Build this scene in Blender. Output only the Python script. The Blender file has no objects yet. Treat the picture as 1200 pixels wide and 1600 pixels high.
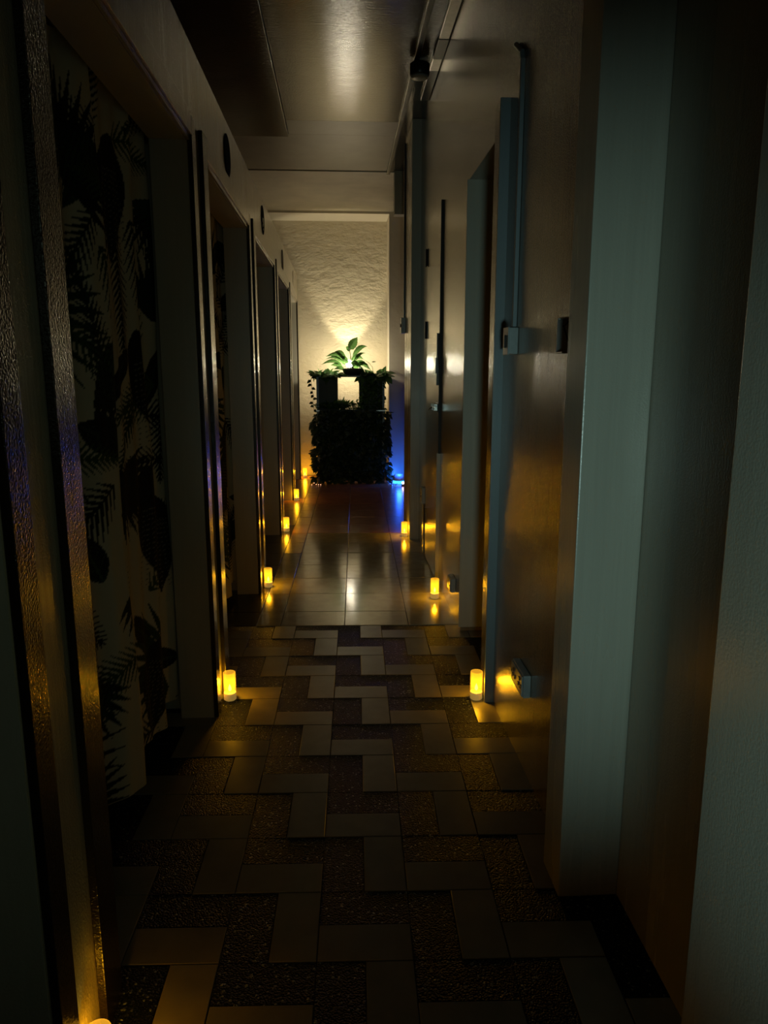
import bpy, bmesh, math, random
import numpy as np
from mathutils import Vector, Matrix
R = math.radians
random.seed(7)
scene = bpy.context.scene
C = scene.collection

# ------------------------------------------------------------------ camera
cam_d = bpy.data.cameras.new('camera'); cam = bpy.data.objects.new('camera', cam_d); C.objects.link(cam)
cam.location = (0, 0, 1.3)
cam.rotation_euler = (R(90 - 11.07), 0, R(-3.37))
cam_d.sensor_fit = 'VERTICAL'; cam_d.sensor_height = 24.0; cam_d.lens = 24.0 * 1150 / 1600
cam_d.clip_start = 0.02
scene.camera = cam
scene.view_settings.view_transform = 'Standard'; scene.view_settings.look = 'None'
scene.view_settings.gamma = 1.0; scene.view_settings.use_curve_mapping = False
scene.view_settings.exposure = 0.0
# ------------------------------------------------------------------ world (night outside: next to nothing)
w = bpy.data.worlds.new('world'); scene.world = w; w.use_nodes = True
w.node_tree.nodes['Background'].inputs[0].default_value = (0.5, 0.6, 0.6, 1)
w.node_tree.nodes['Background'].inputs[1].default_value = 0.0005
# ------------------------------------------------------------------ light levels
P_BULB = 270.0       # emission strength of the bulb behind the plant
P_SPOT = 30.0
P_CANDLE = 0.50
P_BLUE = 1.5
P_BACK_FILL = 11.5      # unseen fill spot for the cool light from behind the photographer

def lamp(name, kind, loc, energy, color, rot=None, **kw):
    d = bpy.data.lights.new(name, kind); d.energy = energy; d.color = color
    for k, v in kw.items(): setattr(d, k, v)
    o = bpy.data.objects.new(name, d); o.location = loc
    if rot: o.rotation_euler = rot
    C.objects.link(o); return o
def aim(o, target):
    o.rotation_euler = (Vector(target) - o.location).to_track_quat('-Z', 'Y').to_euler()

back_light = lamp('unseen_fill', 'SPOT', (0.06, -0.75, 0.86), P_BACK_FILL * 4.0, (0.58, 0.93, 0.88),
                  spot_size=R(46), spot_blend=1.0, shadow_soft_size=0.10)  # unseen spot added to light the faces turned toward the camera
aim(back_light, (0.56, 1.6, 1.02))
curtain_fill = lamp('unseen_fill', 'SPOT', (0.40, -1.2, 1.75), 4.0, (0.72, 1.0, 0.72), spot_size=R(50), spot_blend=1.0, shadow_soft_size=0.3)  # second unseen lamp, added only to brighten the near left curtain
aim(curtain_fill, (-0.66, 2.3, 0.9))
up_spot = lamp('uplight_beam', 'SPOT', (0.105, 8.76, 1.31), P_SPOT, (1.0, 0.86, 0.58),
               spot_size=R(62), spot_blend=0.45, shadow_soft_size=0.03)
aim(up_spot, (0.10, 9.00, 2.05))
wall_wash = lamp('uplight_spill', 'SPOT', (0.105, 8.62, 1.34), 7.0, (1.0, 0.77, 0.38), spot_size=R(165), spot_blend=0.8, shadow_soft_size=0.05)
aim(wall_wash, (0.10, 9.06, 1.15))

# ------------------------------------------------------------------ mesh helpers
def new_obj(name, bm, mat=None, parent=None, smooth=False, loc=None):
    me = bpy.data.meshes.new(name); bm.normal_update(); bm.to_mesh(me); bm.free()
    if mat:
        for m in (mat if isinstance(mat, (list, tuple)) else [mat]): me.materials.append(m)
    if smooth:
        for p in me.polygons: p.use_smooth = True
    o = bpy.data.objects.new(name, me); C.objects.link(o)
    if parent: o.parent = parent
    if loc: o.location = loc
    return o
def tag(o, label, cat, group=None, kind=None):
    o['label'] = label; o['category'] = cat
    if group: o['group'] = group
    if kind: o['kind'] = kind
    return o
def thing(name, label, cat, loc=(0, 0, 0), rotz=0, group=None):
    o = bpy.data.objects.new(name, None); C.objects.link(o); o.location = loc; o.rotation_euler = (0, 0, rotz)
    o.empty_display_size = 0.05
    return tag(o, label, cat, group)
def struct(o): o['kind'] = 'structure'; return o
def box(bm, x0, x1, y0, y1, z0, z1, bev=0.0):
    r = bmesh.ops.create_cube(bm, size=1.0)
    M = Matrix.Translation(((x0+x1)/2, (y0+y1)/2, (z0+z1)/2)) @ Matrix.Diagonal((x1-x0, y1-y0, z1-z0, 1))
    bmesh.ops.transform(bm, matrix=M, verts=r['verts'])
    if bev:
        es = list({e for v in r['verts'] for e in v.link_edges})
        bmesh.ops.bevel(bm, geom=es, offset=bev, segments=2, affect='EDGES', profile=0.6)
    return bm
def boxes(*bs, bev=0.0):
    bm = bmesh.new()
    for b in bs: box(bm, *b, bev=bev)
    return bm
def lathe(prof, seg=24, caps=True):
    bm = bmesh.new(); rings = []
    for r, z in prof:
        rings.append([bm.verts.new((max(r, 1e-4)*math.cos(2*math.pi*i/seg), max(r, 1e-4)*math.sin(2*math.pi*i/seg), z)) for i in range(seg)])
    for a, b in zip(rings, rings[1:]):
        for i in range(seg): bm.faces.new((a[i], a[(i+1) % seg], b[(i+1) % seg], b[i]))
    if caps:
        bm.faces.new(rings[0][::-1]); bm.faces.new(rings[-1])
    return bm
def tube(bm, pts, r, seg=8):
    rings = []; n = len(pts); P = [Vector(p) for p in pts]
    for i, p in enumerate(P):
        t = (P[min(i+1, n-1)] - P[max(i-1, 0)]).normalized()
        a = t.orthogonal().normalized(); b = t.cross(a)
        rr = r[i] if isinstance(r, (list, tuple)) else r
        rings.append([p + a*math.cos(2*math.pi*k/seg)*rr + b*math.sin(2*math.pi*k/seg)*rr for k in range(seg)])
    if n > 1:   # keep rings aligned
        for i in range(1, n):
            best = min(range(seg), key=lambda s: (rings[i][s]-rings[i-1][0]).length)
            rings[i] = rings[i][best:] + rings[i][:best]
    V = [[bm.verts.new(c) for c in rg] for rg in rings]
    for a, b in zip(V, V[1:]):
        for k in range(seg): bm.faces.new((a[k], a[(k+1) % seg], b[(k+1) % seg], b[k]))
    bm.faces.new(V[0][::-1]); bm.faces.new(V[-1])
    return bm

# ------------------------------------------------------------------ material helpers
class NT:
    def __init__(s, name):
        s.m = bpy.data.materials.new(name); s.m.use_nodes = True; s.t = s.m.node_tree
        s.b = s.t.nodes['Principled BSDF']; s.out = s.t.nodes['Material Output']
    def n(s, typ, **kw):
        x = s.t.nodes.new(typ)
        for k, v in kw.items(): setattr(x, k, v)
        return x
    def l(s, a, b): s.t.links.new(a, b)
    def coords(s, scale=(1, 1, 1), rnd=False):
        tc = s.n('ShaderNodeTexCoord'); mp = s.n('ShaderNodeMapping'); mp.inputs['Scale'].default_value = scale
        s.l(tc.outputs['Object'], mp.inputs[0])
        if rnd:
            oi = s.n('ShaderNodeObjectInfo'); mu = s.n('ShaderNodeMath', operation='MULTIPLY'); mu.inputs[1].default_value = 37
            s.l(oi.outputs['Random'], mu.inputs[0]); s.l(mu.outputs[0], mp.inputs['Location'])
        return mp.outputs[0]
    def noise(s, co, scale, detail=3, rough=0.55):
        x = s.n('ShaderNodeTexNoise'); x.inputs['Scale'].default_value = scale; x.inputs['Detail'].default_value = detail
        x.inputs['Roughness'].default_value = rough; s.l(co, x.inputs['Vector']); return x.outputs['Fac']
    def ramp(s, fac, stops):
        x = s.n('ShaderNodeValToRGB'); cr = x.color_ramp
        while len(cr.elements) < len(stops): cr.elements.new(0.5)
        for e, (p, c) in zip(cr.elements, stops):
            e.position = p; e.color = (*c, 1) if len(c) == 3 else c
        s.l(fac, x.inputs[0]); return x.outputs[0]
    def bump(s, h, strength, dist=0.002, prev=None):
        x = s.n('ShaderNodeBump'); x.inputs['Strength'].default_value = strength; x.inputs['Distance'].default_value = dist
        s.l(h, x.inputs['Height'])
        if prev is not None: s.l(prev, x.inputs['Normal'])
        return x.outputs[0]
    def set(s, **kw):
        for k, v in kw.items(): s.b.inputs[k].default_value = v
        return s
def c4(c): return (*c, 1.0)

def plain(name, col, rough=0.5, metal=0.0, var=0.12, scale=30, bump=0.1):
    t = NT(name); co = t.coords(); n = t.noise(co, scale)
    t.l(t.ramp(n, [(0.3, tuple(c*(1-var) for c in col)), (0.7, tuple(min(1, c*(1+var)) for c in col))]), t.b.inputs['Base Color'])
    t.set(Roughness=rough, Metallic=metal)
    if bump: t.l(t.bump(n, bump, 0.001), t.b.inputs['Normal'])
    return t.m
def enamel(name, col, rough=0.2, streak=True, sb=0.35, mb=0.25, var=0.18, fine=200, spec=0.5, coat=0.0):
    """brushed oil paint: vertical brush marks and a fine orange-peel relief"""
    t = NT(name)
    st = t.noise(t.coords((90, 90, 2.5)), 1.0, 4, 0.65)
    br = t.noise(t.coords((9, 9, 0.9)), 1.0, 3, 0.6)
    fn = t.noise(t.coords((1, 1, 1)), fine, 2, 0.5)
    a = t.n('ShaderNodeMath', operation='ADD'); t.l(st, a.inputs[0]); t.l(br, a.inputs[1])
    h = t.n('ShaderNodeMath', operation='MULTIPLY'); t.l(a.outputs[0], h.inputs[0]); h.inputs[1].default_value = 0.5
    t.l(t.ramp(h.outputs[0], [(0.36, tuple(c*(1-var) for c in col)), (0.64, tuple(c*(1+var) for c in col))]), t.b.inputs['Base Color'])
    rr = t.n('ShaderNodeMapRange'); t.l(br, rr.inputs[0]); rr.inputs[3].default_value = rough*0.8; rr.inputs[4].default_value = rough*1.25
    t.l(rr.outputs[0], t.b.inputs['Roughness'])
    b1 = t.bump(st if streak else br, sb, 0.002)
    b2 = t.bump(fn, mb, 0.0026, b1)
    t.l(b2, t.b.inputs['Normal']); t.l(t.bump(fn, mb*0.7, 0.0012, t.bump(st, sb*0.5, 0.0012)), t.b.inputs['Coat Normal']); t.b.inputs['Specular IOR Level'].default_value = spec
    t.b.inputs['Coat Weight'].default_value = coat; t.b.inputs['Coat Roughness'].default_value = 0.08
    return t.m
def emissive(name, col, strength, base=None):
    t = NT(name); t.set(**{'Base Color': c4(base or col), 'Emission Color': c4(col), 'Emission Strength': strength, 'Roughness': 0.4})
    return t.m

CREAM = (0.50, 0.44, 0.31)
M_left = enamel('cream_enamel_left', CREAM, 0.22, sb=0.25, mb=0.5, fine=200, coat=0.4)
M_reveal = enamel('cream_paint', (0.52, 0.49, 0.40), 0.38, sb=0.08, mb=0.15, var=0.05)
M_casing = enamel('dark_varnished_casing', (0.026, 0.018, 0.011), 0.13, sb=0.2, mb=0.6, spec=0.35, fine=200, coat=0.2)
M_right = enamel('tan_brushed_enamel', (0.19, 0.14, 0.07), 0.18, sb=0.6, mb=0.8, var=0.30, fine=190, coat=0.9)
M_pier = enamel('cream_pier', (0.42, 0.40, 0.33), 0.26, sb=0.1, mb=0.2, var=0.06)
M_gap = plain('black_gap', (0.01, 0.009, 0.007), 0.6)
M_strip = enamel('cool_lit_strip', (0.26, 0.30, 0.32), 0.35, sb=0.1, mb=0.2, var=0.05)  # pale blue puts the cool light on the casing's facing edge into colour
M_white = plain('off_white_plastic', (0.36, 0.39, 0.39), 0.35, bump=0.02)
M_black = plain('black_plastic', (0.012, 0.012, 0.012), 0.3, bump=0.02)
M_metal = plain('brushed_metal', (0.45, 0.43, 0.40), 0.28, 1.0)
M_dmetal = plain('dark_metal', (0.05, 0.05, 0.05), 0.3, 0.8)

def plaster(name, col, s=1.0):
    t = NT(name)
    mk = t.coords((1.0, 1.0, 1.7)); n1 = t.noise(mk, 7, 6, 0.62); n2 = t.noise(mk, 26, 4, 0.6)
    vo = t.n('ShaderNodeTexVoronoi'); vo.feature = 'SMOOTH_F1'; vo.inputs['Scale'].default_value = 11; t.l(mk, vo.inputs['Vector'])
    t.set(**{'Base Color': c4(col), 'Roughness': 0.6})
    b = t.bump(n1, 0.55*s, 0.035); b = t.bump(n2, 0.6*s, 0.010, b); b = t.bump(vo.outputs['Distance'], 0.2*s, 0.015, b)
    t.l(b, t.b.inputs['Normal']); return t.m
M_plaster = plaster('rough_trowelled_plaster', (0.62, 0.55, 0.40))
M_smooth = plaster('smooth_plaster', (0.60, 0.54, 0.42), 0.18)

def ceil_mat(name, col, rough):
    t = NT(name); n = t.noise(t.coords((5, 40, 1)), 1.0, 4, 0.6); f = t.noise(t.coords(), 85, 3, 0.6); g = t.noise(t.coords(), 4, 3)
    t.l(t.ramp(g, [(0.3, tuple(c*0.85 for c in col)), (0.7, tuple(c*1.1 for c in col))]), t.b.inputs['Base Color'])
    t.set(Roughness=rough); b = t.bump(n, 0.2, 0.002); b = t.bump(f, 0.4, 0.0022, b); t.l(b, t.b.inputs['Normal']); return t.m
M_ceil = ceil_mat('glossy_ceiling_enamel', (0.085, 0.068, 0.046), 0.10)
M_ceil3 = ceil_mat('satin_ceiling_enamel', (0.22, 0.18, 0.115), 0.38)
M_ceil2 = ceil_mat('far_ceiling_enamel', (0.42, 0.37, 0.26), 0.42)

def tile_mat(name, col, rough, var=0.1):
    t = NT(name); co = t.coords((1, 1, 1), True); n = t.noise(co, 14, 4); f = t.noise(co, 120, 2)
    oi = t.n('ShaderNodeObjectInfo'); mr = t.n('ShaderNodeMapRange'); t.l(oi.outputs['Random'], mr.inputs[0])
    mr.inputs[3].default_value = 1-var; mr.inputs[4].default_value = 1+var
    mx = t.n('ShaderNodeVectorMath', operation='SCALE')
    t.l(t.ramp(n, [(0.3, tuple(c*0.85 for c in col)), (0.7, tuple(c*1.12 for c in col))]), mx.inputs[0]); t.l(mr.outputs[0], mx.inputs['Scale'])
    t.l(mx.outputs[0], t.b.inputs['Base Color']); t.set(Roughness=rough)
    t.l(t.bump(n, 0.12, 0.004, t.bump(f, 0.08, 0.001)), t.b.inputs['Normal']); return t.m
M_tile = tile_mat('beige_ceramic', (0.25, 0.22, 0.155), 0.34)
M_big = tile_mat('glossy_beige_ceramic', (0.50, 0.46, 0.33), 0.13, 0.05)
M_brown = tile_mat('red_brown_ceramic', (0.36, 0.15, 0.065), 0.26, 0.08)
M_darktile = tile_mat('dark_brown_ceramic', (0.035, 0.022, 0.013), 0.20, 0.15)
def terrazzo():
    t = NT('dark_washed_pebble'); co = t.coords((1, 1, 1), True)
    vo = t.n('ShaderNodeTexVoronoi'); vo.inputs['Scale'].default_value = 210; t.l(co, vo.inputs['Vector'])
    sep = t.n('ShaderNodeSeparateColor'); t.l(vo.outputs['Color'], sep.inputs[0])
    col = t.ramp(sep.outputs[0], [(0.0, (0.004, 0.005, 0.005)), (0.84, (0.009, 0.011, 0.011)), (0.95, (0.03, 0.035, 0.035)), (1.0, (0.34, 0.38, 0.38))])
    t.l(col, t.b.inputs['Base Color']); t.set(Roughness=0.40); t.b.inputs['Specular IOR Level'].default_value = 0.09
    inv = t.n('ShaderNodeMath', operation='SUBTRACT'); inv.inputs[0].default_value = 1.0; t.l(vo.outputs['Distance'], inv.inputs[1])
    t.l(t.bump(inv.outputs[0], 1.0, 0.004), t.b.inputs['Normal']); return t.m
M_peb = terrazzo()
M_grout = plain('dark_grout', (0.035, 0.032, 0.028), 0.7)

# ------------------------------------------------------------------ shell
XL, XR, LT = -0.49, 0.59, 2.37
HC = 3.0
N = [1.367 + 1.555*i for i in range(-1, 5)]     # near edge of each cubicle opening
F = [2.625 + 1.555*i for i in range(-1, 5)]     # far edge
F[-1] = 8.72
HEAD = 2.035
# left wall with five cubicle openings
bs = [(XL-0.12, XL, -1.6, N[0], 0, LT)]
for i in range(len(N)):
    y1 = N[i+1] if i+1 < len(N) else 9.05
    bs.append((XL-0.12, XL, F[i], y1, 0, LT))
    bs.append((XL-0.12, XL, N[i], F[i], HEAD, LT))
wl = struct(new_obj('wall_left', boxes(*bs), M_left))
# thin matt lining on the reveals (their own paint)
k = 1
for i in range(len(N)):
    bm = boxes((XL-0.122, XL-0.003, F[i]-0.003, F[i], 0, HEAD), (XL-0.122, XL-0.003, N[i], N[i]+0.003, 0, HEAD),
               (XL-0.122, XL-0.003, N[i], F[i], HEAD-0.003, HEAD))
    new_obj('reveal_lining', bm, M_reveal, wl)
# cubicle partitions behind
bm = boxes(*[(-1.75, XL-0.125, F[i]+0.08, F[i]+0.18, 0, LT-0.05) for i in range(len(F))], (-1.85, -1.75, -1.6, 9.1, 0, HC))
struct(new_obj('wall_cubicles', bm, M_smooth))
# casings: far board, near board, head board round every opening
for i in range(len(N)):
    e = struct(bpy.data.objects.new('trim_%d' % (i+1), None)); C.objects.link(e)
    fb = 0.068 if i < len(N)-1 else 0.04
    new_obj('casing_board', boxes((XL, XL+0.016, F[i], F[i]+fb, 0, HEAD+0.075), bev=0.002), M_casing, e)
    new_obj('casing_board', boxes((XL, XL+0.016, N[i]-0.095, N[i], 0, HEAD+0.085), bev=0.002), M_casing, e)
    new_obj('casing_board', boxes((XL, XL+0.016, N[i]+0.001, F[i]-0.001, HEAD+0.012, HEAD+0.085), bev=0.002), M_left, e)
    bm = boxes((XL+0.0005, XL+0.008, N[i], F[i], HEAD-0.004, HEAD+0.010), bev=0.001)
    new_obj('casing_bead', bm, M_left, e)

# right wall (recessed doorway near, opening, plain door, pier, alcove side)
wr = struct(new_obj('wall_right', boxes(
    (XR, 0.80, -1.6, 0.96, 0, HC), (XR, 0.80, 0.96, 1.60, 2.02, HC),
    (XR, 0.80, 1.60, 2.79, 0, HC),
    (XR, 0.80, 2.79, 3.50, 2.13, HC), (0.755, 0.80, 2.79, 3.50, 0, 2.13),
    (XR, 0.80, 3.50, 5.52, 0, HC), (0.76, 0.86, 5.52, 9.1, 0, HC)), M_right))
struct(new_obj('trim_7', boxes((0.53, 0.68, 1.595, 1.73, 0, HC), bev=0.003), M_pier))            # pier past the near doorway
struct(new_obj('trim_8', boxes((0.53, 0.70, -1.0, 0.965, 0, HC), bev=0.004), M_pier))         # nearest jamb
struct(new_obj('wall_recess', boxes((0.68, 0.80, 0.96, 1.60, 0, 2.02)), M_pier))
new_obj('far_reveal', boxes((0.582, 0.755, 3.497, 3.505, 0.02, 2.13)), M_reveal, wr)
struct(new_obj('trim_9', boxes((0.558, XR, 2.70, 2.79, 0, 2.20), bev=0.002), M_casing))
struct(new_obj('trim_10', boxes((0.556, XR+0.002, 2.688, 2.70, 0, 2.20)), M_strip))
struct(new_obj('trim_11', boxes((0.523, 0.77, 5.52, 6.05, 0, HC), bev=0.003), M_pier))         # pier before the alcove
struct(new_obj('wall_back', boxes((-1.85, 0.8, -1.7, -1.6, 0, HC)), M_smooth))
# far wall with the alcove behind the plant
struct(new_obj('wall_far', boxes((-1.85, 0.86, 9.06, 9.16, 0, HC+0.3)), M_plaster))
struct(new_obj('trim_12', boxes((0.566, 0.77, 8.62, 9.06, 0, 2.975), (-1.75, 0.77, 8.62, 9.06, 2.975, HC)), M_smooth))
struct(new_obj('trim_13', boxes((0.50, 0.77, 6.90, 7.02, 2.64, HC)), M_ceil2))
# ceiling: slab plus its painted sheets
ce = struct(new_obj('ceiling', boxes((-1.85, 0.86, -1.7, 9.16, HC+0.03, HC+0.1)), M_gap))
def sheet(x0, x1, y0, y1, z, mat):
    new_obj('ceiling_sheet', boxes((x0, x1, y0, y1, z, z+0.028), bev=0.001), mat, ce)
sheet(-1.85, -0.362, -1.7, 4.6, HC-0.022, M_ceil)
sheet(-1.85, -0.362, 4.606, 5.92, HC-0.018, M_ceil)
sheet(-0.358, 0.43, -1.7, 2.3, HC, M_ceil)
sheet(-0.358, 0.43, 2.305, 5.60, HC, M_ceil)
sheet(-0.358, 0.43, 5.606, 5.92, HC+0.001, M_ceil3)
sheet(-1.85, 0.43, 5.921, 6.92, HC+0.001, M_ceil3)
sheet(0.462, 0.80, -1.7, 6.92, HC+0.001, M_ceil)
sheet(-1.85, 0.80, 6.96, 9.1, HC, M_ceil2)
struct(new_obj('trim_14', boxes((0.430, 0.462, -1.0, 6.95, HC-0.022, HC+0.005), bev=0.004), M_casing))

# ------------------------------------------------------------------ floor
fl = struct(new_obj('floor', boxes((-1.85, 0.86, -1.7, 9.16, -0.10, -0.004)), M_grout))
G = 0.1085; GY = 0.1114; Y0 = 3.55; UX0 = -0.24
def wpt(u, v):      # tile grid (slightly skewed to the walls) -> floor
    return (u + (v-3.5)*0.021, v - 0.035*(u+0.24))
def tile(name, u0, u1, v0, v1, mat, top=0.0, gap=0.0016, th=0.01):
    g = gap; u0 += g; u1 -= g; v0 += g; v1 -= g
    if u1-u0 < 0.01 or v1-v0 < 0.01: return
    cx, cy = wpt((u0+u1)/2, (v0+v1)/2)
    bm = bmesh.new(); c = 0.0012
    def ring(i, z):
        return [bm.verts.new((wpt(a, b)[0]-cx, wpt(a, b)[1]-cy, z)) for a, b in ((u0+i, v0+i), (u1-i, v0+i), (u1-i, v1-i), (u0+i, v1-i))]
    r0, r1, r2 = ring(0, -th), ring(0, -c), ring(c, 0)
    for a, b in ((r0, r1), (r1, r2)):
        for i in range(4): bm.faces.new((a[i], a[(i+1) % 4], b[(i+1) % 4], b[i]))
    bm.faces.new(r2)
    new_obj(name, bm, mat, fl, loc=(cx, cy, top + random.uniform(-0.0006, 0.0006)))
VEND = 3.617
def hpiece(c0, c1, r0, r1, light):      # grid cells: columns c0..c1, rows r0..r1 (row 0 is the farthest)
    u0, u1 = UX0 + c0*G, UX0 + c1*G
    v1, v0 = Y0 - r0*GY, Y0 - r1*GY
    v1 = min(v1, VEND)
    lo, hi = -0.98, 0.76
    if v0 > 1.60+0.0: pass
    u0, u1 = max(u0, lo), min(u1, hi)
    if v1 - v0 < 0.02 or u1 - u0 < 0.02 or v0 < 0.7: return
    if v1 < 1.0: return
    tile('floor_tile' if light else 'pebble_tile', u0, u1, v0, v1, M_tile if light else M_peb, 0.0 if light else -0.0012, 0.0014 if light else 0.0002)
for c in range(-8, 10, 2):
    for m in range(-4, 8):
        r = 4*m + c      # horizontal light tile at (r; c,c+1) with r = c (mod 4)
        hpiece(c, c+2, r, r+1, True)
        hpiece(c+1, c+2, r+1, r+3, True)
        hpiece(c, c+1, r+1, r+3, False)
        hpiece(c, c+2, r+3, r+4, False)
# large tiles
rows = [VEND + 0.003, 3.84]
while rows[-1] < 9.0: rows.append(rows[-1] + 0.323)
cols = [-0.447, -0.322, 0.007, 0.336, 0.665, 0.80]
for a, b in zip(rows, rows[1:]):
    for u0, u1 in zip(cols, cols[1:]):
        m = M_big if b < 5.9 else M_brown
        if u0 < -0.4 and a > 5.1: m = M_brown
        tile('floor_tile', u0, u1, a, b, m, 0.001)
    for u0, u1 in ((-0.78, -0.447), (-1.11, -0.78)):
        tile('floor_tile', u0, u1, a, b, M_darktile if a < 5.9 else M_brown, 0.0)
new_obj('cubicle_floor', boxes((-1.75, -1.11, 1.0, 9.05, -0.004, 0.0)), M_darktile, fl)

# ------------------------------------------------------------------ right door with hinges, latch, pull
dr = struct(bpy.data.objects.new('door_1', None)); C.objects.link(dr); dr.location = (XR, 4.35, 0)
new_obj('door_panel', boxes((-0.012, 0.0, 0.0, 0.625, 0.012, 2.215), bev=0.002), M_right, dr)
new_obj('door_gap', boxes((-0.0125, 0.0, -0.016, -0.001, 0.80, 2.222), (-0.002, 0.0, 0.0, 0.63, 2.216, 2.222)), M_gap, dr)
new_obj('door_edge', boxes((-0.020, 0.0, -0.012, -0.001, 0.012, 0.80)), M_pier, dr)
for z in (1.545, 2.0, 0.3):
    bm = boxes((-0.016, -0.0125, 0.600, 0.640, z-0.055, z+0.055)); tube(bm, [(-0.019, 0.628, z-0.055), (-0.019, 0.628, z+0.055)], 0.006)
    new_obj('hinge', bm, M_dmetal, dr)
bm = boxes((-0.030, -0.012, 0.02, 0.055, 1.27, 1.36), (-0.022, -0.012, 0.03, 0.05, 1.20, 1.50), bev=0.002)
new_obj('door_pull', bm, M_dmetal, dr)
la = new_obj('latch', boxes((-0.018, -0.012, 0.01, 0.17, 1.045, 1.095), bev=0.002), M_dmetal, dr)
bm = bmesh.new(); tube(bm, [(-0.030, -0.02, 1.07), (-0.030, 0.15, 1.07)], 0.007); tube(bm, [(-0.032, 0.10, 1.07), (-0.06, 0.10, 1.055)], 0.005)
for y in (0.02, 0.09, 0.15): box(bm, -0.038, -0.016, y-0.008, y+0.008, 1.052, 1.088)
new_obj('bolt', bm, M_metal, dr)

# ------------------------------------------------------------------ electrical fittings on the right wall
def wall_socket(y, z, label, w_=0.15, h_=0.09, wire=False):
    t = thing('wall_socket', label, 'socket', (XR-0.0005, y, z))
    new_obj('back_box', boxes((-0.024, 0, -w_/2, w_/2, -h_/2, h_/2), bev=0.003), M_white, t)
    new_obj('faceplate', boxes((-0.029, -0.024, -w_/2+0.004, w_/2-0.004, -h_/2+0.004, h_/2-0.004), bev=0.002), M_white, t)
    for yy in ((-0.036, 0.036) if w_ > 0.12 else (0.0,)):
        for a, b in ((0.014, 0.0), (-0.008, 0.012), (-0.008, -0.012)):
            new_obj('pin_hole', boxes((-0.0305, -0.029, yy+b-0.004, yy+b+0.004, a-0.006, a+0.006)), M_black, t)
    for yy in (-w_/2+0.010, w_/2-0.010): new_obj('screw', boxes((-0.0305, -0.029, yy-0.003, yy+0.003, -0.003, 0.003)), M_black, t)
    return t
wall_socket(2.215, 0.312, 'wide pale double wall socket low on the tan wall, nearest the camera', 0.15, 0.075)
wall_socket(3.715, 0.185, 'small pale wall socket low on the wall just past the dark doorway', 0.10, 0.075)
t = wall_socket(5.10, 0.42, 'narrow dark-edged wall socket beyond the closed door, feeding down to the floor', 0.09, 0.11)
new_obj('cable_cover', boxes((-0.012, 0, -0.012, 0.012, -0.42, -0.058), bev=0.001), M_right, t)

t = thing('light_switch', 'pale surface-mounted light switch below the vertical conduit on the tan wall', 'switch', (XR-0.0005, 2.50, 1.388))
new_obj('back_box', boxes((-0.030, 0, -0.035, 0.035, -0.043, 0.043), bev=0.003), M_white, t)
new_obj('faceplate', boxes((-0.035, -0.030, -0.037, 0.037, -0.045, 0.045), bev=0.002), M_white, t)
new_obj('rocker', boxes((-0.041, -0.035, -0.012, 0.012, -0.022, 0.020), bev=0.003), M_black, t)
bm = boxes((-0.014, -0.0004, -0.009, 0.009, 0.046, 0.86), bev=0.002)
tube(bm, [(-0.007, 0, 0.86), (-0.007, 0.01, 0.885), (-0.007, 0.10, 0.94)], 0.008)
new_obj('conduit', bm, M_strip, t)
t = thing('switch_box', 'broken open switch box with loose wire beside the near pier', 'switch', (XR-0.0005, 1.876, 1.381))
bm = boxes((-0.003, 0, -0.022, 0.03, -0.043, 0.043), (-0.035, 0, -0.022, 0.032, -0.045, -0.041), (-0.035, 0, 0.026, 0.03, -0.043, 0.043), (-0.032, 0, -0.022, 0.032, 0.040, 0.044))
new_obj('back_box', bm, M_metal, t)
bm = bmesh.new(); tube(bm, [(-0.01, 0.0, 0.038), (-0.025, 0.006, 0.022), (-0.02, -0.006, 0.0), (-0.012, 0.0, -0.02)], 0.0022)
new_obj('wire', bm, M_black, t)
t = thing('meter_box', 'small grey box with a thin conduit on the side of the far pier', 'switch', (0.5225, 6.0, 1.63))
new_obj('back_box', boxes((-0.035, 0, -0.045, 0.045, -0.06, 0.06), bev=0.004), M_white, t)
new_obj('rocker', boxes((-0.043, -0.035, -0.012, 0.012, -0.012, 0.012), bev=0.002), M_black, t)
new_obj('conduit', boxes((-0.014, -0.0005, -0.009, 0.009, 0.061, 1.34)), M_dmetal, t)

# trunking and ceiling sensor
t = thing('cable_trunking', 'flat grey metal cable trunking running along the ceiling beside the right wall', 'trunking', (0.56, 4.0, HC-0.001))
for y0, y1, m in ((-2.4, 0.20, M_metal), (0.45, 0.62, M_metal), (0.62, 1.1, M_dmetal)):
    new_obj('trunking_length', boxes((-0.026, 0.026, y0, y1, -0.022, 0), bev=0.002), m, t)
new_obj('coupling', boxes((-0.028, 0.028, 0.20, 0.45, -0.025, 0), bev=0.002), M_dmetal, t)
t = thing('smoke_detector', 'round black ceiling sensor with a pale underside beside the trunking', 'detector', (0.467, 4.52, HC-0.022))
b = lathe([(0.050, 0), (0.056, -0.004), (0.056, -0.060), (0.050, -0.066)], 28); new_obj('housing', b, M_black, t, True)
b = lathe([(0.050, -0.066), (0.049, -0.074), (0.030, -0.080), (0.001, -0.081)], 28); new_obj('cover', b, M_white, t, True)

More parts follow.
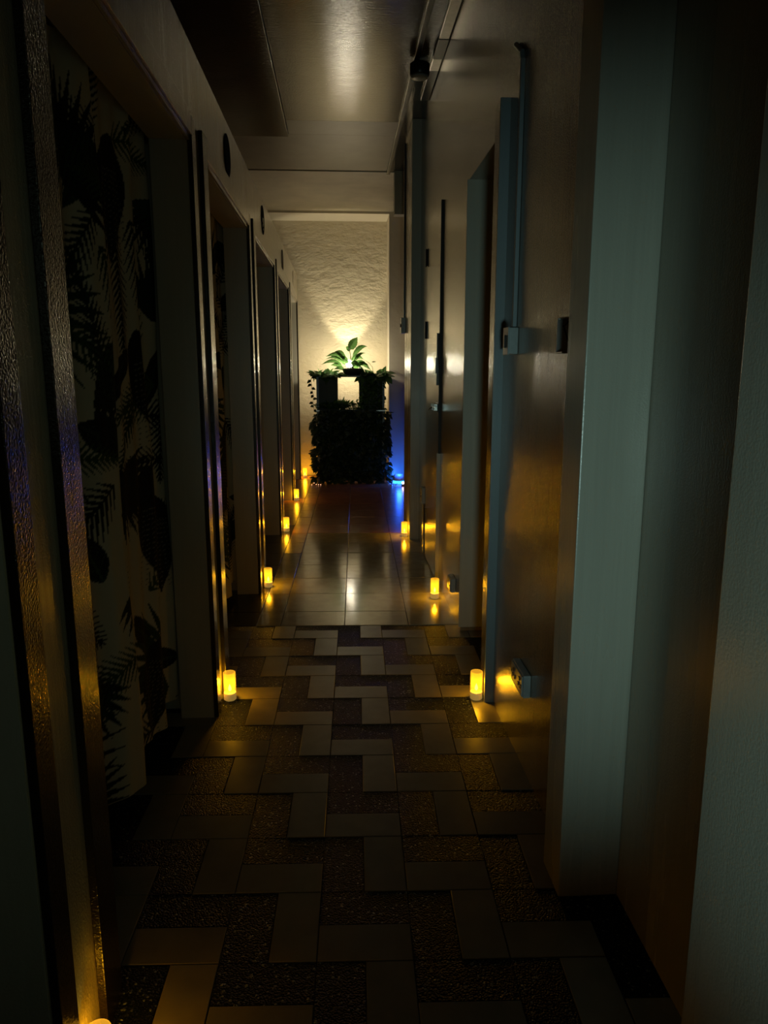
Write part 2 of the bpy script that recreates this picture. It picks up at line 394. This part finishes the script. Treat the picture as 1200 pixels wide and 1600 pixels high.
# ------------------------------------------------------------------ door number discs
def disc(y, z, label, face, rim):
    t = thing('number_disc', label, 'sign', (XL, y, z), 0, 'round signs above the cubicle openings')
    b = lathe([(0.086, 0.0), (0.089, 0.001), (0.089, 0.003), (0.084, 0.0045), (0.078, 0.004)], 32); bmesh.ops.rotate(b, verts=b.verts, matrix=Matrix.Rotation(R(90), 3, 'Y'))
    new_obj('rim', b, rim, t, True)
    b = lathe([(0.079, 0.002), (0.078, 0.004), (0.001, 0.0042)], 32); bmesh.ops.rotate(b, verts=b.verts, matrix=Matrix.Rotation(R(90), 3, 'Y'))
    new_obj('face', b, face, t)
    return t
M_face = plain('grey_black_face', (0.02, 0.024, 0.026), 0.9)
M_mblack = plain('matt_black', (0.008, 0.008, 0.008), 0.95)
for m_ in (M_face, M_mblack): m_.node_tree.nodes['Principled BSDF'].inputs['Specular IOR Level'].default_value = 0.05
disc(3.545, 2.225, 'round black sign above the second curtained opening, nearest the camera', M_face, M_mblack)
t = disc(5.08, 2.240, 'round black sign with pale marks above the third opening', M_mblack, M_mblack)
for a, b, c, d in ((-0.02, 0.0, -0.012, 0.012), (0.006, 0.02, -0.03, -0.006), (-0.026, -0.012, -0.045, -0.03), (0.0, 0.012, -0.062, -0.05), (0.012, 0.022, -0.0, 0.014)):
    new_obj('pale_mark', boxes((0.0042, 0.0050, a, b, c, d)), M_metal, t)
disc(6.745, 2.218, 'round dark brown sign above the fourth opening', plain('brown_face', (0.06, 0.03, 0.015), 0.9), M_mblack)
t = disc(8.30, 2.235, 'pale round sign with small dark marks above the last opening', M_left, M_left)
for b_ in ((-0.03, 0.0, 0.02, 0.05), (0.005, 0.02, 0.0, 0.015), (-0.03, 0.01, -0.06, -0.05)):
    new_obj('dark_mark', boxes((0.0042, 0.0050, *b_)), M_black, t)

# ------------------------------------------------------------------ candles
def candle_mats():
    t = NT('amber_candle_shell')
    tr = t.n('ShaderNodeBsdfTransparent'); tr.inputs[0].default_value = (1.0, 0.82, 0.30, 1)
    tl = t.n('ShaderNodeBsdfTranslucent'); tl.inputs[0].default_value = (1.0, 0.62, 0.08, 1)
    m = t.n('ShaderNodeMixShader'); m.inputs[0].default_value = 0.06; t.l(tr.outputs[0], m.inputs[1]); t.l(tl.outputs[0], m.inputs[2])
    e = t.n('ShaderNodeEmission'); e.inputs[0].default_value = (1.0, 0.50, 0.04, 1); e.inputs[1].default_value = 0.36
    a = t.n('ShaderNodeAddShader'); t.l(m.outputs[0], a.inputs[0]); t.l(e.outputs[0], a.inputs[1])
    t.l(a.outputs[0], t.out.inputs['Surface']); t.t.nodes.remove(t.b)
    base = emissive('amber_candle_base', (1.0, 0.62, 0.14), 0.22, (0.8, 0.6, 0.3))
    fl_ = emissive('candle_flame', (1.0, 0.74, 0.22), 14.0)
    return t.m, base, fl_
M_shell, M_cbase, M_flame = candle_mats()
proto = None
def children(o): return [c for c in bpy.data.objects if c.parent == o]
def candle(x, y, label, s=1.0, power=1.0):
    global proto
    grp = 'glowing candles along the corridor floor'
    if proto is None:
        t = thing('led_candle', label, 'candle', (x, y, 0.001), 0, grp)
        r = 0.0245
        new_obj('candle_base', lathe([(r-0.003, 0), (r, 0.003), (r, 0.030), (r-0.002, 0.031)], 28), M_cbase, t, True)
        new_obj('candle_shell', lathe([(r, 0.0312), (r, 0.112), (r-0.001, 0.1145), (r-0.003, 0.1145), (r-0.0035, 0.112), (r-0.0035, 0.036)], 28, caps=False), M_shell, t, True)
        new_obj('flame', lathe([(0.001, 0.034), (0.005, 0.038), (0.0068, 0.044), (0.0055, 0.051), (0.0025, 0.058), (0.0005, 0.064)], 14), M_flame, t, True)
        proto = t
    else:
        t = proto.copy(); C.objects.link(t); t.location = (x, y, 0.001); t['label'] = label
        for ch in children(proto):
            if ch.type == 'MESH':
                c = ch.copy(); c.parent = t; C.objects.link(c)
    t.scale = (s, s, s)
    l = lamp('candle_glow', 'POINT', (0, 0, 0.075), P_CANDLE*power, (1.0, 0.68, 0.09), shadow_soft_size=0.012); l.parent = t
    return t
candle(-0.452, 2.775, 'glowing candle at the left pier between the near and second curtains')
candle(-0.446, 4.320, 'glowing candle at the left pier just past the second curtain')
candle(-0.446, 5.86, 'glowing candle at the third pier along the left wall')
candle(-0.446, 7.28, 'small far glowing candle at the fourth left pier, before the last one', 1.0, 1.5)
candle(-0.435, 8.86, 'farthest glowing candle in the left corner beside the plant', 1.0, 3.0)
candle(-0.455, 1.165, 'nearest glowing candle, only its top showing at the bottom left corner', 1.0, 0.7)
candle(0.530, 2.725, 'glowing candle at the jamb near the double socket on the right')
candle(0.530, 4.04, 'glowing candle on shiny tiles beside the closed door on the right')
candle(0.492, 5.63, 'glowing candle in front of the far right pier')

# ------------------------------------------------------------------ curtains with a printed palm-leaf pattern
def palm_print(W, H, res, seed):
    rng = random.Random(seed); nx, nz = int(W/res)+1, int(H/res)+1
    img = np.empty((nz, nx, 3), np.float32); img[:] = (0.70, 0.64, 0.46)
    DK = [(0.006, 0.010, 0.008), (0.010, 0.022, 0.012), (0.018, 0.050, 0.016), (0.040, 0.085, 0.024)]
    def seg(p, q, w0, w1, col):
        (x0, z0), (x1, z1) = p, q; m = max(w0, w1)
        i0, i1 = max(0, int((min(x0, x1)-m)/res)), min(nx, int((max(x0, x1)+m)/res)+2)
        j0, j1 = max(0, int((min(z0, z1)-m)/res)), min(nz, int((max(z0, z1)+m)/res)+2)
        if i0 >= i1 or j0 >= j1: return
        X, Z = np.meshgrid(np.arange(i0, i1)*res, np.arange(j0, j1)*res)
        dx, dz = x1-x0, z1-z0; L2 = dx*dx+dz*dz+1e-9
        tt = np.clip(((X-x0)*dx+(Z-z0)*dz)/L2, 0, 1)
        d = np.hypot(X-x0-tt*dx, Z-z0-tt*dz)
        img[j0:j1, i0:i1][d <= w0+(w1-w0)*tt] = col
    def frond(x, z, ang, L, col, dens=0.016, wl=0.10, lw=0.0062, curve=0.6):
        n = int(L/dens); a = ang; px, pz = x, z
        for i in range(n):
            nx_, nz_ = px+math.cos(a)*dens, pz+math.sin(a)*dens
            seg((px, pz), (nx_, nz_), 0.003, 0.003, col)
            ll = wl*math.sin(math.pi*min(1, 0.12+0.88*i/n)**0.8)+0.01
            for s in (-1, 1):
                b = a + s*R(52-18*i/n)
                seg((px, pz), (px+math.cos(b)*ll, pz+math.sin(b)*ll), lw, 0.0012, col)
            px, pz = nx_, nz_; a -= curve*dens*(1 if math.cos(ang) > 0 else -1)
    def fan(x, z, ang, L, col):
        for k_ in range(13):
            b = ang + R(-66+11*k_); l = L*(0.75+0.25*math.cos(R(-66+11*k_)))
            m = (x+math.cos(b)*l*0.55, z+math.sin(b)*l*0.55)
            seg((x, z), m, 0.004, 0.013, col); seg(m, (x+math.cos(b)*l, z+math.sin(b)*l), 0.013, 0.001, col)
    def broad(x, z, ang, L, wd, col, vein):
        X, Z = np.meshgrid(np.arange(nx)*res, np.arange(nz)*res)
        u = ((X-x)*math.cos(ang)+(Z-z)*math.sin(ang))/L; v = (-(X-x)*math.sin(ang)+(Z-z)*math.cos(ang))
        ok = (u > 0) & (u < 1); uu = np.clip(u, 0, 1); wv = wd*np.sin(np.pi*uu**0.75)
        img[ok & (np.abs(v) < wv)] = col
        img[ok & (np.abs(v) < wv*0.9) & (np.abs(np.mod((uu*L-np.abs(v)*0.9)/0.030, 1.0)) < 0.10)] = vein
        img[ok & (np.abs(v) < 0.003)] = vein
    for i in range(26):
        broad(rng.uniform(0, W), rng.uniform(-0.1, H), rng.uniform(0, 6.28), rng.uniform(0.16, 0.30), rng.uniform(0.030, 0.055), DK[rng.choice((0, 0, 1, 2))], rng.choice([(0.03, 0.045, 0.03), (0.05, 0.10, 0.04), (0.006, 0.01, 0.008)]))
    for i in range(20): fan(rng.uniform(0, W), rng.uniform(0, H), rng.uniform(0, 6.28), rng.uniform(0.18, 0.30), DK[rng.choice((0, 1, 1, 2))])
    for i in range(60):
        frond(rng.uniform(-0.1, W+0.1), rng.uniform(0.0, H+0.1), rng.uniform(0, 6.28), rng.uniform(0.3, 0.55), DK[rng.choice((0, 0, 1, 2, 3))], 0.021, rng.uniform(0.06, 0.11))
    for i in range(8):      # large dark feather shapes with pale slots between the barbs
        x, z, a = rng.uniform(0.1, W-0.1), rng.uniform(0.2, H), -math.pi/2+rng.uniform(-0.4, 0.4)
        broad(x, z, a, 0.36, 0.09, DK[0], DK[0])
        for s in range(-3, 4):
            for q in range(16):
                u_, v_ = 0.10+q*0.016, s*0.028*(0.5+q/20)
                cx, cz = x+math.cos(a)*u_-math.sin(a)*v_, z+math.sin(a)*u_+math.cos(a)*v_
                seg((cx, cz), (cx+0.012, cz+0.004), 0.0018, 0.001, (0.20, 0.19, 0.14))
    return img
CW, CH, CR = 1.62, 2.02, 0.0042
img = palm_print(CW, CH, CR, 11)
def curtain_mat():
    t = NT('palm_leaf_print_cotton'); a = t.n('ShaderNodeAttribute'); a.attribute_name = 'print'
    t.l(a.outputs['Color'], t.b.inputs['Base Color']); t.set(Roughness=0.75)
    t.l(t.bump(t.noise(t.coords(), 500, 2), 0.15, 0.0006), t.b.inputs['Normal']); return t.m
M_cur = curtain_mat()
def curtain_mesh():
    nz, nx, _ = img.shape; xs = np.arange(nx)*CR; zs = np.arange(nz)*CR
    # walk along a folded profile
    prof = []; y = 0.0; x = 0.0; L = 0.0; ys = [0.0]; xo = [0.0]
    def fx(y): return 0.030*math.sin(2*math.pi*y/0.34+0.6)+0.016*math.sin(2*math.pi*y/0.19+1.9)+0.006*math.sin(2*math.pi*y/0.083)
    for i in range(1, nx):
        dy = CR
        for _ in range(4):
            d = math.hypot(dy, fx(y+dy)-fx(y)); dy *= CR/d
        y += dy; ys.append(y); xo.append(fx(y))
    ys = np.array(ys); xo = np.array(xo); Wd = ys[-1]
    Z, Yi = np.meshgrid(zs, ys, indexing='ij')
    amp = 1.12-0.35*(Z/CH)
    X = xo[None, :]*amp + 0.006*np.sin(Z*5+Yi*9)
    zz = Z + 0.006*np.sin(Yi*7)
    co = np.stack([X, Yi-Wd/2, zz], -1).reshape(-1, 3)
    idx = np.arange(nz*nx).reshape(nz, nx)
    f = np.stack([idx[:-1, :-1], idx[:-1, 1:], idx[1:, 1:], idx[1:, :-1]], -1).reshape(-1, 4)
    me = bpy.data.meshes.new('curtain_cloth')
    me.vertices.add(len(co)); me.vertices.foreach_set('co', co.astype(np.float32).ravel())
    me.loops.add(f.size); me.loops.foreach_set('vertex_index', f.astype(np.int32).ravel())
    me.polygons.add(len(f)); me.polygons.foreach_set('loop_start', np.arange(len(f), dtype=np.int32)*4)
    me.polygons.foreach_set('loop_total', np.full(len(f), 4, np.int32)); me.polygons.foreach_set('use_smooth', np.ones(len(f), bool))
    me.update(calc_edges=True)
    at = me.attributes.new('print', 'FLOAT_COLOR', 'POINT')
    rgba = np.concatenate([img.reshape(-1, 3), np.ones((nz*nx, 1), np.float32)], 1); at.data.foreach_set('color', rgba.ravel())
    me.materials.append(M_cur); return me, Wd
CM, WD = curtain_mesh()
labels = ['palm-leaf print curtain hanging in the nearest full cubicle opening', 'palm-leaf print curtain in the second opening along the left wall',
          'palm-leaf print curtain in the third opening, only a narrow strip showing']
for i, lb in enumerate(labels):
    yc = (N[i+1]+F[i+1])/2
    t = thing('curtain', lb, 'curtain', (-0.652, yc + (0.0, 0.03, -0.02)[i], 0.075), 0, 'printed curtains in the cubicle openings')
    o = bpy.data.objects.new('curtain_cloth', CM); C.objects.link(o); o.parent = t; o.scale = (1, (1.36 if i != 1 else -1.36)/WD, 1)
    bm = bmesh.new(); tube(bm, [(0, -0.72, 2.04), (0, 0.72, 2.04)], 0.012); new_obj('curtain_rod', bm, M_metal, t)

# ------------------------------------------------------------------ plant stand
def leafmat(name, cols, rough=0.4, trans=0.25):
    t = NT(name); n = t.noise(t.coords(), 9, 3)
    t.l(t.ramp(n, [(0.25, cols[0]), (0.75, cols[1])]), t.b.inputs['Base Color']); t.set(Roughness=rough)
    if trans:
        tl = t.n('ShaderNodeBsdfTranslucent'); tl.inputs[0].default_value = c4(tuple(c*1.6 for c in cols[1]))
        m = t.n('ShaderNodeMixShader'); m.inputs[0].default_value = trans
        t.l(t.b.outputs[0], m.inputs[1]); t.l(tl.outputs[0], m.inputs[2]); t.l(m.outputs[0], t.out.inputs['Surface'])
    return t.m
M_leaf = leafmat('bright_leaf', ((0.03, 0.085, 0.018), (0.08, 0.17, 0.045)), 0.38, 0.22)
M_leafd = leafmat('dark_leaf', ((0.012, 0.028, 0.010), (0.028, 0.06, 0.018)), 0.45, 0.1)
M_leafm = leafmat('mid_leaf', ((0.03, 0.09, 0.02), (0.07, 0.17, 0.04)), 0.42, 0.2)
M_stem = plain('green_stem', (0.10, 0.16, 0.05), 0.5)
M_panel = plain('dark_green_panel', (0.008, 0.022, 0.020), 0.5)
PX0, PX1, PYF, PYB = -0.265, 0.500, 8.33, 8.66
st = thing('plant_stand', 'tall dark planter rack with an open window near its top, hung with foliage', 'planter', ((PX0+PX1)/2, 8.455, 0))
cx_ = (PX0+PX1)/2
def SB(*b, **k): return boxes(*[(a-cx_, b_-cx_, c-8.455, d-8.455, e, f) for a, b_, c, d, e, f in b], **k)
for x in (PX0+0.012, PX1-0.012):
    for y in (PYF+0.07, PYB-0.012):
        new_obj('post', SB((x-0.012, x+0.012, y-0.012, y+0.012, 0, 1.20)), M_dmetal, st)
new_obj('side_panel', SB((PX0+0.02, -0.025, 8.47, 8.485, 0.84, 1.20)), M_panel, st)
new_obj('side_panel', SB((0.215, PX1-0.02, 8.47, 8.485, 0.84, 1.20)), M_panel, st)
new_obj('lower_panel', SB((PX0+0.02, PX1-0.02, PYF+0.09, PYF+0.105, 0.02, 0.82)), M_panel, st)
new_obj('shelf', SB((PX0, PX1, PYF+0.05, PYB, 0.815, 0.84)), M_panel, st)
new_obj('shelf', SB((PX0, PX1, PYF+0.07, PYB, 1.20, 1.215)), M_dmetal, st)
for a_, b_ in ((PX0-0.005, PX0+0.06), (PX1-0.09, PX1+0.005)): new_obj('shelf_edge', SB((a_, b_, PYF+0.045, PYF+0.05, 0.822, 0.832)), M_metal, st)
new_obj('side_box', SB((PX0-0.075, PX0-0.002, 8.50, 8.56, 0.225, 0.26), bev=0.003), M_black, st)

def leaf_bm(bm, base, d, up, L, W, droop=0.3, seg=4, cup=0.15, lobes=False):
    """one leaf blade as a curved strip with a folded midrib"""
    d = Vector(d).normalized(); up = Vector(up).normalized(); side = d.cross(up).normalized(); up = side.cross(d).normalized()
    base = Vector(base); prev = None
    for i in range(seg+1):
        u = i/seg; w_ = W*math.sin(math.pi*(0.04+0.96*u)**0.72)*0.5 if i < seg else 0.0004
        if i == 0: w_ = 0.0015
        p = base + d*(L*u*(1-0.12*droop*u)) - up*(droop*L*u*u*0.6)
        a = bm.verts.new(p - side*w_ + up*w_*cup); m = bm.verts.new(p); b = bm.verts.new(p + side*w_ + up*w_*cup)
        if prev:
            bm.faces.new((prev[0], prev[1], m, a)); bm.faces.new((prev[1], prev[2], b, m))
        prev = (a, m, b)
rng = random.Random(3)
def cloud(name, label, n, sampler, L, mat, dirf=None, cat='plant'):
    bm = bmesh.new()
    for i in range(n):
        p = sampler(); d = dirf(p) if dirf else (rng.uniform(-0.7, 0.7), rng.uniform(-1.0, -0.1), rng.uniform(-0.9, 0.35))
        l = rng.uniform(*L)
        leaf_bm(bm, p, d, (rng.uniform(-.4, .4), -0.5, 1), l, l*rng.uniform(0.45, 0.75), rng.uniform(0.1, 0.7), 3, rng.uniform(0, .3))
    o = new_obj(name, bm, mat); tag(o, label, cat, kind='stuff'); return o
def lower():
    z = rng.uniform(0.02, 0.84); x = rng.uniform(PX0-0.02, PX1+0.03); y = PYF + 0.09*abs(rng.gauss(0, 0.6)) - 0.02
    if z < 0.25: x += rng.choice((-1, 1))*rng.uniform(0, 0.03)
    return (x, y, z)
def sides():
    z = rng.uniform(0.02, 0.80); s = rng.random() < 0.5
    bl_ = 0.022*math.sin(z*19+(2 if s else 0)) + 0.018*math.sin(z*41) + (0.02 if (not s and z < 0.2) else 0)
    return ((PX0-0.005-bl_ if s else PX1+0.005+bl_)+rng.uniform(-0.02, 0.02), rng.uniform(PYF, PYB), z)
def low_any():
    return lower() if rng.random() < 0.8 else sides()
def low_dir(p):
    if PX0+0.01 < p[0] < PX1-0.01: return (rng.uniform(-0.7, 0.7), rng.uniform(-1.0, -0.1), rng.uniform(-0.9, 0.35))
    return ((-1 if p[0] < cx_ else 1)*rng.uniform(0.3, 1), rng.uniform(-0.8, 0.4), rng.uniform(-1, 0.2))
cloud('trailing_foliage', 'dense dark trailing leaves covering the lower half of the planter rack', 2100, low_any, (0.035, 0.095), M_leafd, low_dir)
def rtop():
    z = rng.uniform(0.80, 1.20); x0 = 0.24 - 0.12*max(0, (1.02-z)/0.2)
    return (rng.uniform(x0, PX1+0.01), PYF+rng.uniform(0.06, 0.14), z)
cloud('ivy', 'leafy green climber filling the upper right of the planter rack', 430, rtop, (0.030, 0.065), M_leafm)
def ltop():
    x = rng.uniform(PX0, 0.17); return (x, PYF+rng.uniform(0.05, 0.14), 0.84+rng.uniform(0, 0.06))
cloud('low_fern', 'low dark green foliage along the middle shelf below the window', 170, ltop, (0.04, 0.085), M_leafm, lambda p: (rng.uniform(-1, 1), rng.uniform(-0.8, 0), rng.uniform(0.0, 1)))
def crest(a, b):
    return lambda: (rng.uniform(a, b), rng.uniform(8.36, 8.55), 1.205+rng.uniform(0, 0.03))
cloud('crest_foliage', 'small drooping green leaves on the top shelf left of the lamp', 150, crest(PX0-0.02, 0.0), (0.05, 0.12), M_leafm, lambda p: (rng.uniform(-1, 1), rng.uniform(-0.8, 0.3), rng.uniform(-0.3, 0.6)))
cloud('crest_foliage', 'small drooping green leaves on the top shelf right of the lamp', 210, crest(0.22, PX1+0.03), (0.05, 0.13), M_leafm, lambda p: (rng.uniform(-0.6, 1), rng.uniform(-0.8, 0.3), rng.uniform(-0.5, 0.6)))
# curved plant in front of the window and the hanging vine on the left
bm = bmesh.new()
for k_ in range(16):
    a = R(20+140*k_/15); leaf_bm(bm, (0.01, 8.42, 0.85), (math.cos(a), -0.25, math.sin(a)), (0, -1, 0.3), rng.uniform(0.09, 0.15), 0.03, 0.5, 4)
tag(new_obj('small_fern', bm, M_leafm), 'small arching fern standing below the window of the rack', 'plant', kind='stuff')
vine = thing('hanging_vine', 'thin vine with sparse leaves hanging off the left edge of the rack', 'plant', (PX0-0.03, 8.40, 0.0))
pts = [(0.03, 0, 1.215), (-0.005, -0.01, 1.23), (-0.03, -0.015, 1.17), (-0.022, -0.01, 1.08), (-0.004, -0.01, 1.0), (-0.012, -0.01, 0.92), (0.0, -0.01, 0.84)]
bm = bmesh.new(); tube(bm, pts, 0.0032, 6); new_obj('stem', bm, M_stem, vine)
for i in range(13):
    f = i/12*(len(pts)-1.01); k_ = int(f); p = Vector(pts[k_]).lerp(Vector(pts[k_+1]), f-k_)
    bm = bmesh.new(); s = -1 if i % 3 else 1
    leaf_bm(bm, (0, 0, 0), (s*rng.uniform(0.4, 1), -0.4, rng.uniform(-0.9, 0.1)), (0, -1, 0.4), rng.uniform(0.04, 0.065), 0.035, 0.3, 4)
    new_obj('leaf', bm, M_leafd, vine, loc=p)

# the pot plant on top
LX, LY, LZ = 0.105, 8.60, 1.36
pp = thing('potted_dumb_cane', 'bright green plant with broad ribbed leaves in a dark bowl on top of the rack', 'plant', (0.14, 8.44, 1.216))
new_obj('pot', lathe([(0.055, 0.0), (0.088, 0.012), (0.105, 0.045), (0.112, 0.075), (0.106, 0.079), (0.100, 0.070)], 28), M_panel, pp, True)
def place(px_, py_, y=8.44):   # picture position of a leaf tip or base expressed as metres on the pot's plane
    return Vector(((px_-545)*0.00722+0.100-0.14, y-8.44, 1.345-(py_-567)*0.00735-1.216))
LV = [  # base, tip, width, droop
    ((546, 545), (559, 527), 0.105, 0.10), ((551, 556), (574, 541), 0.065, 0.55), ((541, 563), (510, 556), 0.075, 0.55),
    ((540, 561), (523, 549), 0.070, 0.60), ((534, 567), (503, 568), 0.050, 0.45), ((536, 572), (517, 569), 0.060, 0.40),
    ((549, 560), (568, 560), 0.070, 0.60), ((555, 563), (580, 577), 0.065, 0.35), ((548, 565), (564, 572), 0.060, 0.45),
    ((552, 566), (571, 551), 0.040, 0.60), ((541, 569), (509, 560), 0.040, 0.55), ((547, 548), (541, 541), 0.05, 0.4),
    ((544, 567), (532, 556), 0.06, 0.5), ((552, 572), (567, 566), 0.085, 0.3), ((556, 570), (576, 569), 0.05, 0.5), ((538, 575), (522, 575), 0.05, 0.4), ((556, 577), (572, 584), 0.05, 0.2)]
root = Vector((0, 0, 0.075))
def midrib_leaf(base, tip, W, droop):
    bm = bmesh.new(); d = tip-base; L = d.length*1.12
    side = Vector((0, -1, 0)).cross(d.normalized()); n = 12; prev = None
    for i in range(n+1):
        u = i/n; w_ = W*0.5*math.sin(math.pi*(0.05+0.95*u)**0.75) if 0 < i < n else 0.001
        w_ *= (1.0 if i % 2 == 0 else 0.90)          # ribbed edge
        p = d*u + Vector((0, -0.02*math.sin(math.pi*u), droop*L*0.35*math.sin(math.pi*u)))
        s = d.cross(Vector((0, 1, 0.45))).normalized(); nrm = s.cross(d).normalized()
        a = bm.verts.new(p-s*w_-nrm*w_*0.25); m = bm.verts.new(p + nrm*(0.0015 if i % 2 else 0)); b = bm.verts.new(p+s*w_-nrm*w_*0.25)
        if prev: bm.faces.new((prev[0], prev[1], m, a)); bm.faces.new((prev[1], prev[2], b, m))
        prev = (a, m, b)
    return bm
for i, (b_, t_, W, dp) in enumerate(LV):
    dy = rng.uniform(-0.07, 0.03); base = place(*b_) + Vector((0, dy*0.5, 0)); tip = place(*t_) + Vector((0, dy, 0))
    lf = new_obj('leaf', midrib_leaf(base, tip, W, dp), M_leaf, pp, loc=base)
    bm = bmesh.new(); mid = root.lerp(base, 0.6) + Vector((0, 0, 0.02)); tube(bm, [root+Vector((rng.uniform(-.02, .02), 0, 0)), mid, base], [0.004, 0.003, 0.0022], 6)
    new_obj('stem', bm, M_stem, pp)
bm = bmesh.new(); tube(bm, [place(566, 559), place(576, 565), place(582, 572), place(583, 585)], 0.003, 6)
leaf_bm(bm, place(581, 564), (1, -0.2, 0.1), (0, -1, 0.5), 0.05, 0.016, 0.1, 4); new_obj('flower_stalk', bm, M_stem, pp)
# lamp behind the pot
lp = thing('uplight', 'small bright uplight lamp glowing behind the potted plant', 'lamp', (LX, LY-0.06, 1.2155))
b = lathe([(0.035, 0), (0.038, 0.01), (0.012, 0.02), (0.012, 0.06), (0.022, 0.075), (0.030, 0.092), (0.027, 0.092), (0.018, 0.080)], 24)
new_obj('lamp_cup', b, M_black, lp, True)
M_bulb = emissive('hot_bulb', (1.0, 0.88, 0.65), P_BULB)
b = lathe([(0.001, 0.085), (0.022, 0.092), (0.034, 0.112), (0.037, 0.135), (0.030, 0.158), (0.015, 0.170), (0.001, 0.173)], 20)
new_obj('bulb', b, M_bulb, lp, True)

# ------------------------------------------------------------------ blue mood lamp, its small neighbour and leads
bl = thing('mood_light', 'squat pale dome lamp glowing blue on the floor right of the plants', 'lamp', (0.662, 8.36, 0.001))
b = lathe([(0.060, 0.0), (0.066, 0.006), (0.066, 0.030)], 28); new_obj('light_ring', b, emissive('blue_led', (0.02, 0.22, 1.0), 6.0), bl, True)
b = lathe([(0.066, 0.031), (0.070, 0.050), (0.064, 0.085), (0.045, 0.104), (0.001, 0.110)], 28); new_obj('dome', b, M_white, bl, True)
g = lamp('blue_glow', 'POINT', (0.665, 8.29, 0.15), P_BLUE*2.2, (0.02, 0.12, 1.0), shadow_soft_size=0.03)
g2 = lamp('blue_glow', 'POINT', (0.60, 8.53, 0.06), P_BLUE*0.8, (0.02, 0.14, 1.0), shadow_soft_size=0.03)
sl = thing('tea_light', 'tiny pinkish-white light point on the floor by the right wall', 'lamp', (0.692, 8.13, 0.001))
new_obj('holder', lathe([(0.016, 0), (0.018, 0.004), (0.018, 0.020), (0.014, 0.022)], 16), M_white, sl, True)
new_obj('bulb', lathe([(0.001, 0.023), (0.010, 0.026), (0.013, 0.036), (0.008, 0.046), (0.001, 0.049)], 14), emissive('pink_led', (1.0, 0.62, 0.75), 14.0), sl, True)
bm = bmesh.new(); tube(bm, [(0.47, 8.24, 0.005), (0.53, 8.20, 0.006), (0.58, 8.25, 0.005), (0.62, 8.22, 0.006), (0.64, 8.30, 0.006), (0.645, 8.33, 0.01)], 0.0045, 6)
tag(new_obj('power_cord', bm, M_white), 'pale cord looping on the floor toward the blue lamp', 'cord')
fl2 = thing('fairy_lights', 'small tangle of dark wire with pinkish light dots at the left foot of the plants', 'lights', (-0.30, 8.25, 0.001))
bm = bmesh.new(); tube(bm, [(-0.03, 0, 0.005), (-0.01, 0.03, 0.02), (0.02, -0.01, 0.03), (0.05, 0.02, 0.012), (0.08, -0.01, 0.006), (0.02, -0.03, 0.006)], 0.003, 6)
new_obj('wire', bm, M_black, fl2)
M_dot = emissive('pink_dot', (1.0, 0.45, 0.25), 2.5)
for x, y, z in ((-0.03, -0.02, 0.008), (-0.005, 0.02, 0.022), (0.02, -0.02, 0.012), (0.045, -0.03, 0.010), (0.07, -0.02, 0.008)):
    bm = bmesh.new(); bmesh.ops.create_icosphere(bm, subdivisions=1, radius=0.005); new_obj('light_dot', bm, M_dot, fl2, loc=(x, y, z))
